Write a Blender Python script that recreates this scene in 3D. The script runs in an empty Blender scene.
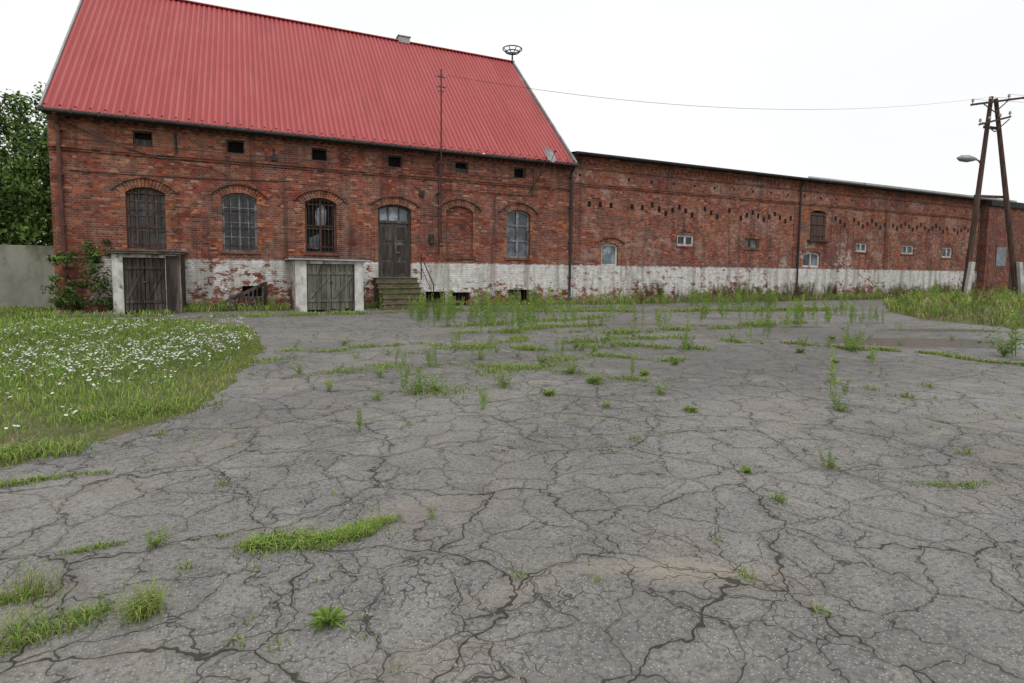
import bpy, bmesh, math, random
import numpy as np
from mathutils import Vector, Matrix
random.seed(7); rng=np.random.default_rng(7)
sc=bpy.context.scene
AX,AK,AB,AY=1.033,.1186,2.35,1.141      # yard survey grid -> world metres
def AF(x,y): return (AX*x+AK*y+AB, AY*y)
# ------------------------------------------------------------------ node helpers
def isock(v): return isinstance(v,bpy.types.NodeSocket)
def node(nt,t,ins=None,**props):
    n=nt.nodes.new(t)
    for k,v in props.items(): setattr(n,k,v)
    for k,v in (ins or {}).items():
        s=n.inputs[k]
        if isock(v): nt.links.new(v,s)
        else: s.default_value=v
    return n
def M(nt,op,a,b=None,c=None,clamp=False):
    ins={0:a}
    if b is not None: ins[1]=b
    if c is not None: ins[2]=c
    return node(nt,'ShaderNodeMath',ins,operation=op,use_clamp=clamp).outputs[0]
def col(c): return (c[0],c[1],c[2],1.0) if not isock(c) else c
def MIX(nt,fac,a,b,blend='MIX'):
    return node(nt,'ShaderNodeMix',{0:fac,6:col(a),7:col(b)},data_type='RGBA',blend_type=blend,clamp_factor=True).outputs[2]
def RAMP(nt,fac,stops,interp='LINEAR'):
    n=node(nt,'ShaderNodeValToRGB',{0:fac}); cr=n.color_ramp; cr.interpolation=interp
    while len(cr.elements)<len(stops): cr.elements.new(0.5)
    for e,(p,c) in zip(cr.elements,stops):
        e.position=p; e.color=col(c) if not isinstance(c,(int,float)) else (c,c,c,1)
    return n.outputs[0]
def NO(nt,vec,scale,detail=3,rough=.55,dist=0):
    return node(nt,'ShaderNodeTexNoise',{'Vector':vec,'Scale':scale,'Detail':detail,'Roughness':rough,'Distortion':dist}).outputs[0]
def SS(nt,v,a,b,c=0.,d=1.):
    return node(nt,'ShaderNodeMapRange',{0:v,1:a,2:b,3:c,4:d},interpolation_type='SMOOTHSTEP').outputs[0]
def VEC(nt,x,y,z): return node(nt,'ShaderNodeCombineXYZ',{0:x,1:y,2:z}).outputs[0]
def SCL(nt,v,s): return node(nt,'ShaderNodeVectorMath',{0:v,1:s},operation='MULTIPLY').outputs[0]
def BUMP(nt,h,strength=.5,dist=.01): return node(nt,'ShaderNodeBump',{'Height':h,'Strength':strength,'Distance':dist}).outputs[0]
def newmat(name):
    m=bpy.data.materials.new(name); m.use_nodes=True; nt=m.node_tree
    b=nt.nodes['Principled BSDF']; co=node(nt,'ShaderNodeTexCoord').outputs['Object']
    return m,nt,b,co
def setb(nt,b,**k):
    for kk,v in k.items():
        s=b.inputs[kk.replace('_',' ')]
        if isock(v): nt.links.new(v,s)
        else: s.default_value=v
# ------------------------------------------------------------------ materials
def brickmat(name,paint=True,orange=0.5,effl=0.3,orange_all=0.,plx=-6.6,dark=1.):
    m,nt,b,co=newmat(name)
    s=node(nt,'ShaderNodeSeparateXYZ',{0:co}); x=M(nt,'ADD',s.outputs[0],s.outputs[1]); z=s.outputs[2]
    bw,rh=.25,.077
    zr=M(nt,'DIVIDE',z,rh); row=M(nt,'FLOOR',zr); fz=M(nt,'FRACT',zr)
    par=M(nt,'FLOORED_MODULO',row,2.)
    bww=M(nt,'SUBTRACT',bw,M(nt,'MULTIPLY',par,bw/2))
    xo=M(nt,'ADD',M(nt,'DIVIDE',x,bww),M(nt,'MULTIPLY',par,.5)); cl=M(nt,'FLOOR',xo); fx=M(nt,'FRACT',xo)
    dx=M(nt,'MULTIPLY',M(nt,'MINIMUM',fx,M(nt,'SUBTRACT',1.,fx)),bww)
    dz=M(nt,'MULTIPLY',M(nt,'MINIMUM',fz,M(nt,'SUBTRACT',1.,fz)),rh)
    d=M(nt,'MINIMUM',dx,dz)
    mort=SS(nt,d,.005,.011,1.,0.)
    wn=node(nt,'ShaderNodeTexWhiteNoise',{'Vector':VEC(nt,cl,row,0.)},noise_dimensions='2D').outputs[0]
    pal=RAMP(nt,wn,[(0,(.06,.026,.022)),(.15,(.14,.034,.024)),(.45,(.215,.048,.028)),(.75,(.275,.068,.036)),(.93,(.35,.12,.062)),(1,(.42,.23,.16))])
    n1=NO(nt,co,.33,3,.6); n2=NO(nt,co,1.3,4,.65); n3=NO(nt,co,5,3,.7)
    om=M(nt,'MULTIPLY',SS(nt,n1,.47,.62),orange)
    if name=='brick_main':
        lf=M(nt,'MULTIPLY',SS(nt,s.outputs[0],-7.9,3.,1.,.0),SS(nt,n2,.38,.6))
        hi=SS(nt,M(nt,'ADD',z,M(nt,'MULTIPLY',n2,.5)),5.5,5.8)
        om=M(nt,'MAXIMUM',M(nt,'MULTIPLY',om,.6),M(nt,'MULTIPLY',lf,M(nt,'ADD',.35,M(nt,'MULTIPLY',hi,.6))))
    if orange_all: om=orange_all
    c=MIX(nt,om,pal,MIX(nt,wn,(.29,.10,.045),(.48,.20,.085)))
    c=MIX(nt,M(nt,'MULTIPLY',SS(nt,NO(nt,SCL(nt,co,(.5,.5,.9)),1.,2,.6),.52,.56),.42),c,(.115,.038,.03))
    c=MIX(nt,M(nt,'MULTIPLY',mort,.8),c,MIX(nt,SS(nt,n2,.35,.65),(.09,.066,.055),(.40,.33,.28)))
    c=MIX(nt,M(nt,'MULTIPLY',SS(nt,n2,.49,.70),.62),c,(.05,.032,.028))
    ef=M(nt,'MULTIPLY',M(nt,'MULTIPLY',SS(nt,NO(nt,co,.6,5,.7),.46,.66),SS(nt,n3,.36,.66)),effl)
    if name=='brick_wing': ef=M(nt,'MULTIPLY',ef,SS(nt,z,2.,4.5,.6,1.1))
    c=MIX(nt,ef,c,(.45,.33,.27))
    st=NO(nt,SCL(nt,co,(2.6,2.6,.22)),1.,3,.6)
    c=MIX(nt,M(nt,'MULTIPLY',SS(nt,st,.52,.72),.62),c,(.045,.032,.03))
    if dark<1: c=MIX(nt,1-dark,c,(.03,.02,.02))
    if paint:
        edge=M(nt,'ADD',z,M(nt,'MULTIPLY',M(nt,'SUBTRACT',n3,.5),.25))
        pm=SS(nt,edge,1.76,1.83,1.,0.)
        peel=NO(nt,SCL(nt,co,(1.,1.,1.7)),2.2,7,.8)
        big=SS(nt,n1,.3,.7,-.06,.06)
        thr=M(nt,'ADD',SS(nt,z,.0,1.3,.465,.57),big)
        if name=='brick_wing': thr=M(nt,'ADD',thr,.025)
        pk=SS(nt,M(nt,'SUBTRACT',thr,peel),-.008,.012)
        pm=M(nt,'MULTIPLY',pm,M(nt,'MULTIPLY',pk,SS(nt,M(nt,'ADD',s.outputs[0],M(nt,'MULTIPLY',n3,.8)),plx,plx+.3)))
        if name=='brick_wing':
            rx=SS(nt,M(nt,'ABSOLUTE',M(nt,'SUBTRACT',s.outputs[0],29.)),2.,6.,1.,.25)
            spot=M(nt,'MULTIPLY',SS(nt,NO(nt,co,.55,4,.7),.50,.58),M(nt,'MULTIPLY',SS(nt,z,2.1,4.4,1.,0.),rx))
            pm=M(nt,'MAXIMUM',pm,M(nt,'MULTIPLY',M(nt,'MULTIPLY',spot,SS(nt,peel,.47,.53,1.,0.)),.75))
        pc=MIX(nt,SS(nt,n3,.3,.75),(.80,.79,.77),(.52,.51,.48))
        pc=MIX(nt,M(nt,'MULTIPLY',mort,.5),pc,(.25,.24,.22))
        pc=MIX(nt,M(nt,'MULTIPLY',SS(nt,st,.45,.66),.7),pc,(.27,.255,.215))
        pc=MIX(nt,M(nt,'MULTIPLY',SS(nt,n2,.5,.7),.45),pc,(.30,.27,.22))
        pc=MIX(nt,M(nt,'MULTIPLY',SS(nt,wn,.75,1.),.35),pc,(.40,.26,.2))
        pc=MIX(nt,M(nt,'MULTIPLY',SS(nt,M(nt,'ADD',z,M(nt,'MULTIPLY',n3,.7)),.3,.95,1.,0.),.8),pc,(.11,.11,.08))
        c=MIX(nt,pm,c,pc)
    h=M(nt,'ADD',M(nt,'MULTIPLY',mort,-1.),M(nt,'MULTIPLY',wn,.5))
    setb(nt,b,Base_Color=c,Roughness=.9,Normal=BUMP(nt,h,.8,.012)); b.inputs['Specular IOR Level'].default_value=.2
    return m
def simple(name,c1,c2,scale=4,rough=.8,metal=0.,bump=.3,stretch=(1,1,1),c3=None,spec=.3,bd=.01):
    m,nt,b,co=newmat(name)
    v=SCL(nt,co,stretch)
    n=NO(nt,v,scale,4,.68)
    c=MIX(nt,SS(nt,n,.32,.68),c1,c2)
    if c3: c=MIX(nt,SS(nt,NO(nt,v,scale*.45,5,.7),.5,.62),c,c3)
    setb(nt,b,Base_Color=c,Roughness=rough,Metallic=metal,Normal=BUMP(nt,n,bump,bd)); b.inputs['Specular IOR Level'].default_value=spec
    return m
m_brick=brickmat('brick_main'); m_wing=brickmat('brick_wing',effl=.75,orange=.35,plx=0.)
m_brickd=brickmat('brick_end',paint=False,effl=.2,orange=.2,dark=.85)
m_trim=brickmat('brick_trim',paint=False,effl=.3,orange_all=.65)
m_trimd=brickmat('brick_trim_dark',paint=False,effl=.15,orange_all=.15,dark=.85)
m_black=simple('tar_black',(.012,.012,.013),(.035,.033,.032),3,.75)
m_tarroof=simple('tar_roof',(.03,.03,.032),(.08,.078,.075),1.5,.9)
m_greyroof=simple('grey_sheet',(.20,.21,.20),(.33,.33,.31),1.2,.7,stretch=(3,.4,1))
m_pipe=simple('rusty_pipe',(.07,.03,.025),(.14,.06,.045),3,.7)
m_metal=simple('rust_metal',(.03,.022,.02),(.10,.05,.035),6,.7)
m_darkmetal=simple('dark_metal',(.02,.02,.02),(.05,.045,.04),6,.6)
m_galv=simple('galvanised',(.25,.25,.25),(.4,.4,.4),5,.5,metal=.3)
m_rake=simple('rake_sheet',(.42,.42,.42),(.30,.29,.28),3,.7)
m_white=simple('old_white_paint',(.64,.63,.60),(.40,.38,.35),3.5,.85,c3=(.15,.12,.10),stretch=(1,1,.6))
m_winw=simple('window_paint_grey',(.26,.28,.30),(.15,.15,.155),5,.7,c3=(.08,.075,.07))
m_winl=simple('window_paint_white',(.62,.62,.60),(.42,.42,.40),5,.7,c3=(.25,.23,.2))
m_wind=simple('window_paint_dark',(.09,.05,.04),(.15,.10,.08),6,.8)
m_conc=simple('concrete',(.20,.195,.155),(.30,.29,.245),1.2,.9,c3=(.13,.13,.09),stretch=(1,1,.5))
m_slab=simple('slab_concrete',(.17,.14,.11),(.085,.07,.06),3,.9,c3=(.05,.04,.032))
m_concpost=simple('concrete_pale',(.55,.54,.51),(.38,.37,.35),3,.9)
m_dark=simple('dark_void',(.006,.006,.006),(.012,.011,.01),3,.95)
m_wood=simple('door_wood_black',(.022,.017,.014),(.065,.052,.043),9,.85,stretch=(1,1,.12),c3=(.11,.088,.072))
m_wood2=simple('door_wood_weathered',(.18,.185,.15),(.085,.075,.058),9,.85,stretch=(1,1,.1),c3=(.045,.033,.026))
m_door=simple('door_wood_grey',(.085,.078,.07),(.04,.036,.032),8,.8,stretch=(1,1,.15),c3=(.14,.135,.12))
m_pole=simple('pole_timber',(.045,.028,.022),(.11,.07,.055),10,.9,stretch=(1,1,.08))
m_moss=simple('mossy_brick_steps',(.19,.15,.11),(.085,.07,.045),6,.95,c3=(.075,.125,.022))
m_bark=simple('bark',(.05,.04,.03),(.1,.085,.07),8,.95,stretch=(1,1,.2))
m_porc=simple('porcelain',(.25,.18,.14),(.4,.36,.33),5,.3)
m_soil=simple('soil',(.08,.10,.035),(.13,.13,.06),2.5,1.,c3=(.14,.11,.07),bump=.8,bd=.03)
m_peb=simple('pebble',(.30,.285,.26),(.14,.13,.12),9,.9,c3=(.36,.30,.22))
def m_glass_(name,c1,c2,scale):
    m,nt,b,co=newmat(name)
    n=NO(nt,co,scale,4,.6); vor=node(nt,'ShaderNodeTexVoronoi',{'Vector':SCL(nt,co,(2.6,.1,1.9)),'Scale':1.},feature='F1',distance='CHEBYCHEV').outputs['Color']
    f=M(nt,'MULTIPLY',SS(nt,n,.4,.65),SS(nt,vor,.25,.75,.3,1.))
    setb(nt,b,Base_Color=MIX(nt,f,c1,c2),Roughness=SS(nt,n,.3,.7,.05,.4)); b.inputs['Specular IOR Level'].default_value=.5
    return m
m_glass=m_glass_('old_glass',(.012,.013,.015),(.09,.10,.115),2.5)
m_glassl=m_glass_('pale_glass',(.10,.13,.15),(.34,.39,.43),2.)
m_glassb=m_glass_('dirty_glass',(.04,.05,.06),(.18,.21,.25),1.7)
XL,XR,ZW,DEP=-7.78,10.97,6.42,13.2
RL,RR=XL-.03,XR+.0
def roofmat():
    m,nt,b,co=newmat('red_corrugated')
    s=node(nt,'ShaderNodeSeparateXYZ',{0:co})
    sheet=node(nt,'ShaderNodeTexWhiteNoise',{'Vector':VEC(nt,M(nt,'FLOOR',M(nt,'DIVIDE',s.outputs[0],1.05)),M(nt,'FLOOR',M(nt,'DIVIDE',s.outputs[1],2.5)),0.)},noise_dimensions='2D').outputs[0]
    n=NO(nt,SCL(nt,co,(2.,.3,.3)),1.,4,.65)
    c=MIX(nt,sheet,(.40,.076,.074),(.43,.085,.083))
    c=MIX(nt,M(nt,'MULTIPLY',SS(nt,n,.4,.75),.4),c,(.47,.15,.14))
    c=MIX(nt,M(nt,'MULTIPLY',SS(nt,NO(nt,SCL(nt,co,(1.,.12,.12)),2.2,4,.7),.52,.72),.4),c,(.25,.045,.048))
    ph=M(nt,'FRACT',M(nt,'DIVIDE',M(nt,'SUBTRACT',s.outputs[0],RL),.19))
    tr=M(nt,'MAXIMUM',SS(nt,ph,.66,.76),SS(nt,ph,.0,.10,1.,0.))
    c=MIX(nt,M(nt,'MULTIPLY',tr,.5),c,(.20,.035,.038))  # trough shade painted into the colour so the ribs stand out
    # thin darker lines across the slope at the sheet overlaps
    fy=M(nt,'FRACT',M(nt,'DIVIDE',M(nt,'ADD',s.outputs[1],.4),2.35)); c=MIX(nt,M(nt,'MULTIPLY',SS(nt,fy,.0,.02,1.,0.),.3),c,(.15,.04,.04))
    setb(nt,b,Base_Color=c,Roughness=.55); b.inputs['Specular IOR Level'].default_value=.3
    return m
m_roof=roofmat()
def asphaltmat():
    m,nt,b,co=newmat('cracked_asphalt')
    nb=NO(nt,co,2.2,4,.7)
    def blob(x,y,rx,ry,ang=0.,soft=.5,amp=1.6):
        x,y=AF(x,y)
        v=node(nt,'ShaderNodeVectorMath',{0:co,1:(x,y,0)},operation='SUBTRACT').outputs[0]
        v=node(nt,'ShaderNodeVectorRotate',{'Vector':v,'Angle':-ang},rotation_type='Z_AXIS').outputs[0]
        v=SCL(nt,v,(1/rx,1/ry,0))
        l=node(nt,'ShaderNodeVectorMath',{0:v},operation='LENGTH').outputs['Value']
        l=M(nt,'ADD',l,M(nt,'MULTIPLY',M(nt,'SUBTRACT',nb,.5),amp))
        return SS(nt,l,1-soft,1.2,1.,0.)
    wn=node(nt,'ShaderNodeTexNoise',{'Vector':co,'Scale':1.7,'Detail':4.,'Roughness':.64}).outputs['Color']
    wv=node(nt,'ShaderNodeVectorMath',{0:wn,1:(.5,.5,.5)},operation='SUBTRACT').outputs[0]
    wc=node(nt,'ShaderNodeVectorMath',{0:co,1:SCL(nt,wv,(.6,.6,0))},operation='ADD').outputs[0]
    def vd(scale,rnd=1.):
        return node(nt,'ShaderNodeTexVoronoi',{'Vector':wc,'Scale':scale,'Randomness':rnd},feature='DISTANCE_TO_EDGE',voronoi_dimensions='2D').outputs['Distance']
    reg=NO(nt,co,.5,2,.5); brk=NO(nt,co,3.1,3,.6)
    wid=SS(nt,brk,.3,.7,.4,1.25)
    def crack(d,w,en=None):
        k=M(nt,'SUBTRACT',1.,M(nt,'DIVIDE',d,M(nt,'MULTIPLY',wid,w)),clamp=True)
        k=SS(nt,k,.0,.7)
        return M(nt,'MULTIPLY',k,en) if en is not None else k
    d1=vd(.95);d2=vd(2.4)
    c1=crack(d1,.0080)
    c2=crack(d2,.0125,SS(nt,reg,.30,.45,.45,.85))
    c3=crack(vd(5.4),.019,M(nt,'MULTIPLY',SS(nt,reg,.42,.52,0,.85),SS(nt,brk,.38,.50)))
    c4=crack(vd(11.),.026,M(nt,'MULTIPLY',SS(nt,reg,.46,.56),SS(nt,brk,.46,.56,0,.55)))
    ck=M(nt,'MAXIMUM',M(nt,'MAXIMUM',c1,c2),M(nt,'MAXIMUM',c3,c4))
    halo=M(nt,'MAXIMUM',SS(nt,d1,0.,.05,1.,0.),SS(nt,d2,0.,.10,.8,0.))
    n1=NO(nt,co,.45,3,.6); n2=NO(nt,co,2.6,5,.72); n3=NO(nt,co,38,3,.8)
    c=MIX(nt,SS(nt,n1,.3,.7),(.180,.173,.163),(.268,.258,.243))
    c=MIX(nt,M(nt,'MULTIPLY',SS(nt,n2,.45,.70),.55),c,(.115,.110,.103))
    c=MIX(nt,M(nt,'MULTIPLY',SS(nt,nb,.50,.70),.5),c,(.345,.325,.29))
    c=MIX(nt,M(nt,'MULTIPLY',SS(nt,n3,.45,.70),.65),c,(.065,.061,.057))
    st=node(nt,'ShaderNodeTexVoronoi',{'Vector':co,'Scale':62.},voronoi_dimensions='2D')
    sv=node(nt,'ShaderNodeSeparateColor',{0:st.outputs['Color']}).outputs[0]
    stone=M(nt,'MULTIPLY',SS(nt,sv,.58,.95),SS(nt,st.outputs['Distance'],.2,.5,1.,0.))
    c=MIX(nt,M(nt,'MULTIPLY',stone,.6),c,(.48,.455,.42))
    c=MIX(nt,M(nt,'MULTIPLY',SS(nt,sv,.0,.3,1.,0.),.5),c,(.06,.057,.053))
    c=MIX(nt,M(nt,'MULTIPLY',halo,.36),c,(.095,.088,.07))
    brn=M(nt,'MULTIPLY',SS(nt,NO(nt,co,.9,4,.7),.50,.68),.4)
    c=MIX(nt,brn,c,(.215,.175,.135))
    sand=M(nt,'MAXIMUM',blob(1.62,-18.02,.75,.13,-.5,1.),M(nt,'MULTIPLY',blob(.85,-17.9,.4,.13,.1,1.),.6))
    c=MIX(nt,M(nt,'MULTIPLY',sand,.45),c,(.40,.34,.26))
    damp=M(nt,'MULTIPLY',blob(6.4,-13.4,5.2,2.9,-.5,.9),.7)
    damp=M(nt,'MAXIMUM',damp,M(nt,'MULTIPLY',blob(.95,-18.6,.7,.2,-.3,.8),.6))
    damp=M(nt,'MAXIMUM',damp,M(nt,'MULTIPLY',blob(12.,-11.8,5.5,3.2,-.5,.9),.65))
    c=MIX(nt,damp,c,MIX(nt,n2,(.095,.091,.085),(.155,.149,.139)))
    pud=M(nt,'MAXIMUM',blob(12.5,-13.55,2.6,.95,-.46,.3,.9),blob(10.6,-9.55,3.1,.42,-.49,.3,.9))
    pud=M(nt,'MAXIMUM',pud,blob(15.6,-12.2,1.8,.5,-.4,.3,.9))
    wet=SS(nt,pud,.0,.4); pw=SS(nt,pud,.35,.7)
    c=MIX(nt,M(nt,'MULTIPLY',wet,.65),c,(.085,.082,.078))
    c=MIX(nt,M(nt,'MULTIPLY',ck,.88),c,MIX(nt,SS(nt,n1,.5,.65),(.026,.024,.02),(.052,.054,.022)))
    h=M(nt,'ADD',M(nt,'MULTIPLY',ck,-1.3),M(nt,'MULTIPLY',n3,.8)); h=M(nt,'ADD',h,M(nt,'MULTIPLY',stone,.5))
    h=M(nt,'MULTIPLY',h,M(nt,'SUBTRACT',1.,M(nt,'MULTIPLY',pw,.98)))
    setb(nt,b,Base_Color=c,Roughness=M(nt,'SUBTRACT',.88,M(nt,'ADD',M(nt,'MULTIPLY',pw,.50),M(nt,'MULTIPLY',wet,.20))),Normal=BUMP(nt,h,.85,.014)); b.inputs['Specular IOR Level'].default_value=.45
    return m
m_asph=asphaltmat()
def vcmat(name,rough=.6):
    m,nt,b,co=newmat(name)
    a=node(nt,'ShaderNodeVertexColor',layer_name='Col').outputs[0]
    setb(nt,b,Base_Color=a,Roughness=rough); b.inputs['Specular IOR Level'].default_value=.2
    return m
m_leaf=vcmat('foliage')
m_flower=vcmat('petals')
# ------------------------------------------------------------------ geometry helpers
def empty(name):
    e=bpy.data.objects.new(name,None); sc.collection.objects.link(e); return e
def link(o,parent=None):
    sc.collection.objects.link(o)
    if parent: o.parent=parent
    return o
class B:
    def __init__(s): s.v=[];s.f=[];s.m=[]
    def face(s,pts,mi=0):
        i=len(s.v); s.v+= [tuple(p) for p in pts]; s.f.append(tuple(range(i,i+len(pts)))); s.m.append(mi)
    def box(s,x0,x1,y0,y1,z0,z1,mi=0,mat=None):
        P=[Vector(c) for c in ((x0,y0,z0),(x1,y0,z0),(x1,y1,z0),(x0,y1,z0),(x0,y0,z1),(x1,y0,z1),(x1,y1,z1),(x0,y1,z1))]
        if mat is not None: P=[mat@p for p in P]
        i=len(s.v); s.v+=[tuple(p) for p in P]
        for f in ((0,3,2,1),(4,5,6,7),(0,1,5,4),(1,2,6,5),(2,3,7,6),(3,0,4,7)): s.f.append(tuple(i+k for k in f)); s.m.append(mi)
    def cyl(s,p0,p1,r0,r1=None,n=10,mi=0,caps=True):
        r1=r0 if r1 is None else r1
        p0=Vector(p0);p1=Vector(p1);d=(p1-p0).normalized()
        a=d.orthogonal().normalized(); b=d.cross(a); i=len(s.v)
        for p,r in ((p0,r0),(p1,r1)):
            for k in range(n):
                t=2*math.pi*k/n; s.v.append(tuple(p+a*math.cos(t)*r+b*math.sin(t)*r))
        for k in range(n):
            s.f.append((i+k,i+(k+1)%n,i+n+(k+1)%n,i+n+k)); s.m.append(mi)
        if caps:
            s.f.append(tuple(i+k for k in range(n))[::-1]); s.m.append(mi); s.f.append(tuple(i+n+k for k in range(n))); s.m.append(mi)
    def tube(s,pts,r,n=8,mi=0):
        for a,b in zip(pts[:-1],pts[1:]): s.cyl(a,b,r,r,n,mi)
    def beam(s,p0,p1,w,h,mi=0):
        p0=Vector(p0);p1=Vector(p1);d=p1-p0;L=d.length;q=d.to_track_quat('X','Z').to_matrix().to_4x4();q.translation=p0
        s.box(0,L,-w/2,w/2,-h/2,h/2,mi,q)
    def done(s,name,mats,parent=None,bevel=0,smooth=False):
        me=bpy.data.meshes.new(name); me.from_pydata(s.v,[],s.f)
        for m in mats: me.materials.append(m)
        me.polygons.foreach_set('material_index',s.m)
        if smooth: me.polygons.foreach_set('use_smooth',[True]*len(s.f))
        me.update(); o=bpy.data.objects.new(name,me); link(o,parent)
        if bevel:
            bm=o.modifiers.new('bv','BEVEL'); bm.width=bevel; bm.segments=2; bm.limit_method='ANGLE'
        return o
def arc(xa,xb,zt,r,n=12):
    w=(xb-xa)/2
    if r<=0: return [(xa,zt),(xb,zt)]
    Rr=(w*w+r*r)/(2*r); cx=(xa+xb)/2; cz=zt-Rr; a0=math.asin(w/Rr)
    return [(cx+Rr*math.sin(-a0+2*a0*k/n),cz+Rr*math.cos(-a0+2*a0*k/n)) for k in range(n+1)]
def wall(name,x0,x1,z0,z1,ops,mats,parent,depth=.3,y=0.):
    b=B()
    xs=sorted({x0,x1,*[o[0] for o in ops],*[o[1] for o in ops]}); zs=sorted({z0,z1,*[o[2] for o in ops],*[o[3] for o in ops]})
    for i in range(len(xs)-1):
        for j in range(len(zs)-1):
            cx=(xs[i]+xs[i+1])/2; cz=(zs[j]+zs[j+1])/2
            if any(o[0]<cx<o[1] and o[2]<cz<o[3] for o in ops): continue
            b.face([(xs[i],y,zs[j]),(xs[i+1],y,zs[j]),(xs[i+1],y,zs[j+1]),(xs[i],y,zs[j+1])])
    for o in ops:
        xa,xb,zb,zt,r=o[:5]; A=arc(xa,xb,zt,r)
        if r>0:
            for (ax,az),(bx,bz) in zip(A[:-1],A[1:]): b.face([(ax,y,az),(bx,y,bz),(bx,y,zt),(ax,y,zt)])
        out=[(xa,zb)]+A+[(xb,zb)]
        for k in range(len(out)):
            (ax,az),(bx,bz)=out[k],out[(k+1)%len(out)]
            b.face([(ax,y,az),(ax,y+depth,az),(bx,y+depth,bz),(bx,y,bz)])
    return b.done(name,mats,parent)
def arch_trim(b,xa,xb,zt,r,y=0.,ln=.27,proud=.02,label=True):
    w=(xb-xa)/2; Rr=(w*w+r*r)/(2*r); cx=(xa+xb)/2; cz=zt-Rr; a0=math.asin(w/Rr)+.10/Rr
    n=int(2*a0*Rr/.085)
    for k in range(n):
        t=-a0+2*a0*(k+.5)/n; hw=a0*Rr/n*.82
        mt=Matrix.Translation((cx,y,cz))@Matrix.Rotation(t,4,'Y')
        b.box(-hw,hw,-proud-random.random()*.01,.004,Rr+.004,Rr+ln+random.uniform(-.01,.01),random.choice((0,0,0,1)),mt)
    if label:
        n=14; a1=a0+.08/Rr
        for k in range(n):
            t=-a1+2*a1*(k+.5)/n; hw=a1*(Rr+ln)/n*1.03
            mt=Matrix.Translation((cx,y,cz))@Matrix.Rotation(t,4,'Y')
            b.box(-hw,hw,-.085,.002,Rr+ln+.015,Rr+ln+.095,1,mt)
def quoins(b,xa,xb,zb,zt,y=0.):
    z=zb;k=0
    while z<zt-.2:
        w=.26 if k%2 else .14; h=.154
        b.box(xa-w,xa-.003,y-.014,y+.003,z+.004,z+h-.004,0 if random.random()<.75 else 1); b.box(xb+.003,xb+w,y-.014,y+.003,z+.004,z+h-.004,0 if random.random()<.75 else 1)
        z+=h;k+=1
def window(parent,name,xa,xb,zb,zt,r,y,glass,frame,vn,hz,fw=.07,grille=None,mull=.045):
    b=B(); A=arc(xa,xb,zt,r)
    b.face([(xa,y+.05,zb)]+[(xb,y+.05,zb)]+[(px,y+.05,pz) for px,pz in reversed(A)],0)
    b.box(xa,xa+fw,y-.02,y+.045,zb,zt-r,1); b.box(xb-fw,xb,y-.02,y+.045,zb,zt-r,1); b.box(xa+fw,xb-fw,y-.018,y+.045,zb,zb+fw,1)
    for (ax,az),(bx,bz) in zip(A[:-1],A[1:]): b.beam((ax,y+.012,az-fw/2),(bx,y+.012,bz-fw/2),.06,fw,1)
    def top(x):
        if r<=0: return zt
        for (ax,az),(bx,bz) in zip(A[:-1],A[1:]):
            if ax<=x<=bx: return az+(bz-az)*(x-ax)/(bx-ax)
        return zt-r
    for k in range(1,vn):
        x=xa+(xb-xa)*k/vn; w=mull if k*2!=vn else mull*1.7
        b.box(x-w/2,x+w/2,y-.015-(.006 if k*2==vn else 0),y+.042,zb+fw,top(x)-fw*.6,1)
    for h in hz:
        z=zb+(zt-zb)*h; b.box(xa+fw,xb-fw,y-.012,y+.04,z-mull/2,z+mull/2,1)
    if grille:
        n,hh=grille
        for k in range(1,n):
            x=xa+(xb-xa)*k/n; b.cyl((x,y-.13,zb),(x,y-.13,top(x)),.013,n=6,mi=2)
        for h in hh:
            z=zb+(zt-zb)*h; b.box(xa,xb,y-.122,y-.114,z-.02,z+.02,2)
    return b.done(name,[glass,frame,m_metal],parent)
# ------------------------------------------------------------------ MAIN BUILDING
main=empty('brick_house')
RZ1=13.15; RY1=6.6
W=[(-5.85,-4.75,2.12,4.2,.2),(-3.08,-1.98,2.1,4.2,.2),(-.37,.73,2.1,4.2,.2),(2.28,3.58,1.16,4.12,.18),(5.03,6.2,2.07,4.2,.2),(7.75,8.87,2.07,4.2,.2)]
att=[(x-.27,x+.27,5.6,6.06,0) for x in (-5.32,-2.6,.16,2.95,5.7,8.35)]
cel=[(4.17,5.0,.1,.6,0),(5.3,6.1,.18,.56,.0),(7.85,8.85,.1,.66,0)]
gr=[(-2.5,-1.85,.45,.85,0)]
wall('walls',XL,XR,0,ZW,W+att+cel+gr,[m_brick],main,.32)
b=B()
b.face([(XL,DEP,0),(XL,0,0),(XL,0,ZW),(XL,DEP/2,RZ1-.35),(XL,DEP,ZW)]); b.face([(XR,0,0),(XR,DEP,0),(XR,DEP,ZW),(XR,DEP/2,RZ1-.35),(XR,0,ZW)])
b.face([(XR,DEP,0),(XL,DEP,0),(XL,DEP,ZW),(XR,DEP,ZW)])
b.done('gable_walls',[m_brickd],main)
b=B()
for w in W: arch_trim(b,*w[:2],w[3],w[4])
for w in W: quoins(b,w[0],w[1],max(w[2],1.85),w[3])
for w in W[:3]+W[4:]: b.box(w[0]-.1,w[1]+.1,-.07,.001,w[2]-.085,w[2]-.006,1)
for a in att: b.box(a[0]-.10,a[1]+.10,-.014,.002,a[3]+.004,a[3]+.075,0)
b.box(XL-.01,XR+.01,-.05,.002,5.22,5.295,1); b.box(XL-.012,XR+.012,-.095,.002,5.298,5.375,1)
b.box(XL-.01,XR+.01,-.05,.002,6.145,6.215,1); b.box(XL-.012,XR+.012,-.10,.002,6.296,6.37,1)
x=XL+.05
while x<XR-.15: b.box(x,x+.12,-.085,.0,6.218,6.293,0); x+=.26
b.done('brick_trim',[m_trim,m_trimd],main,.004)
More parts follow.
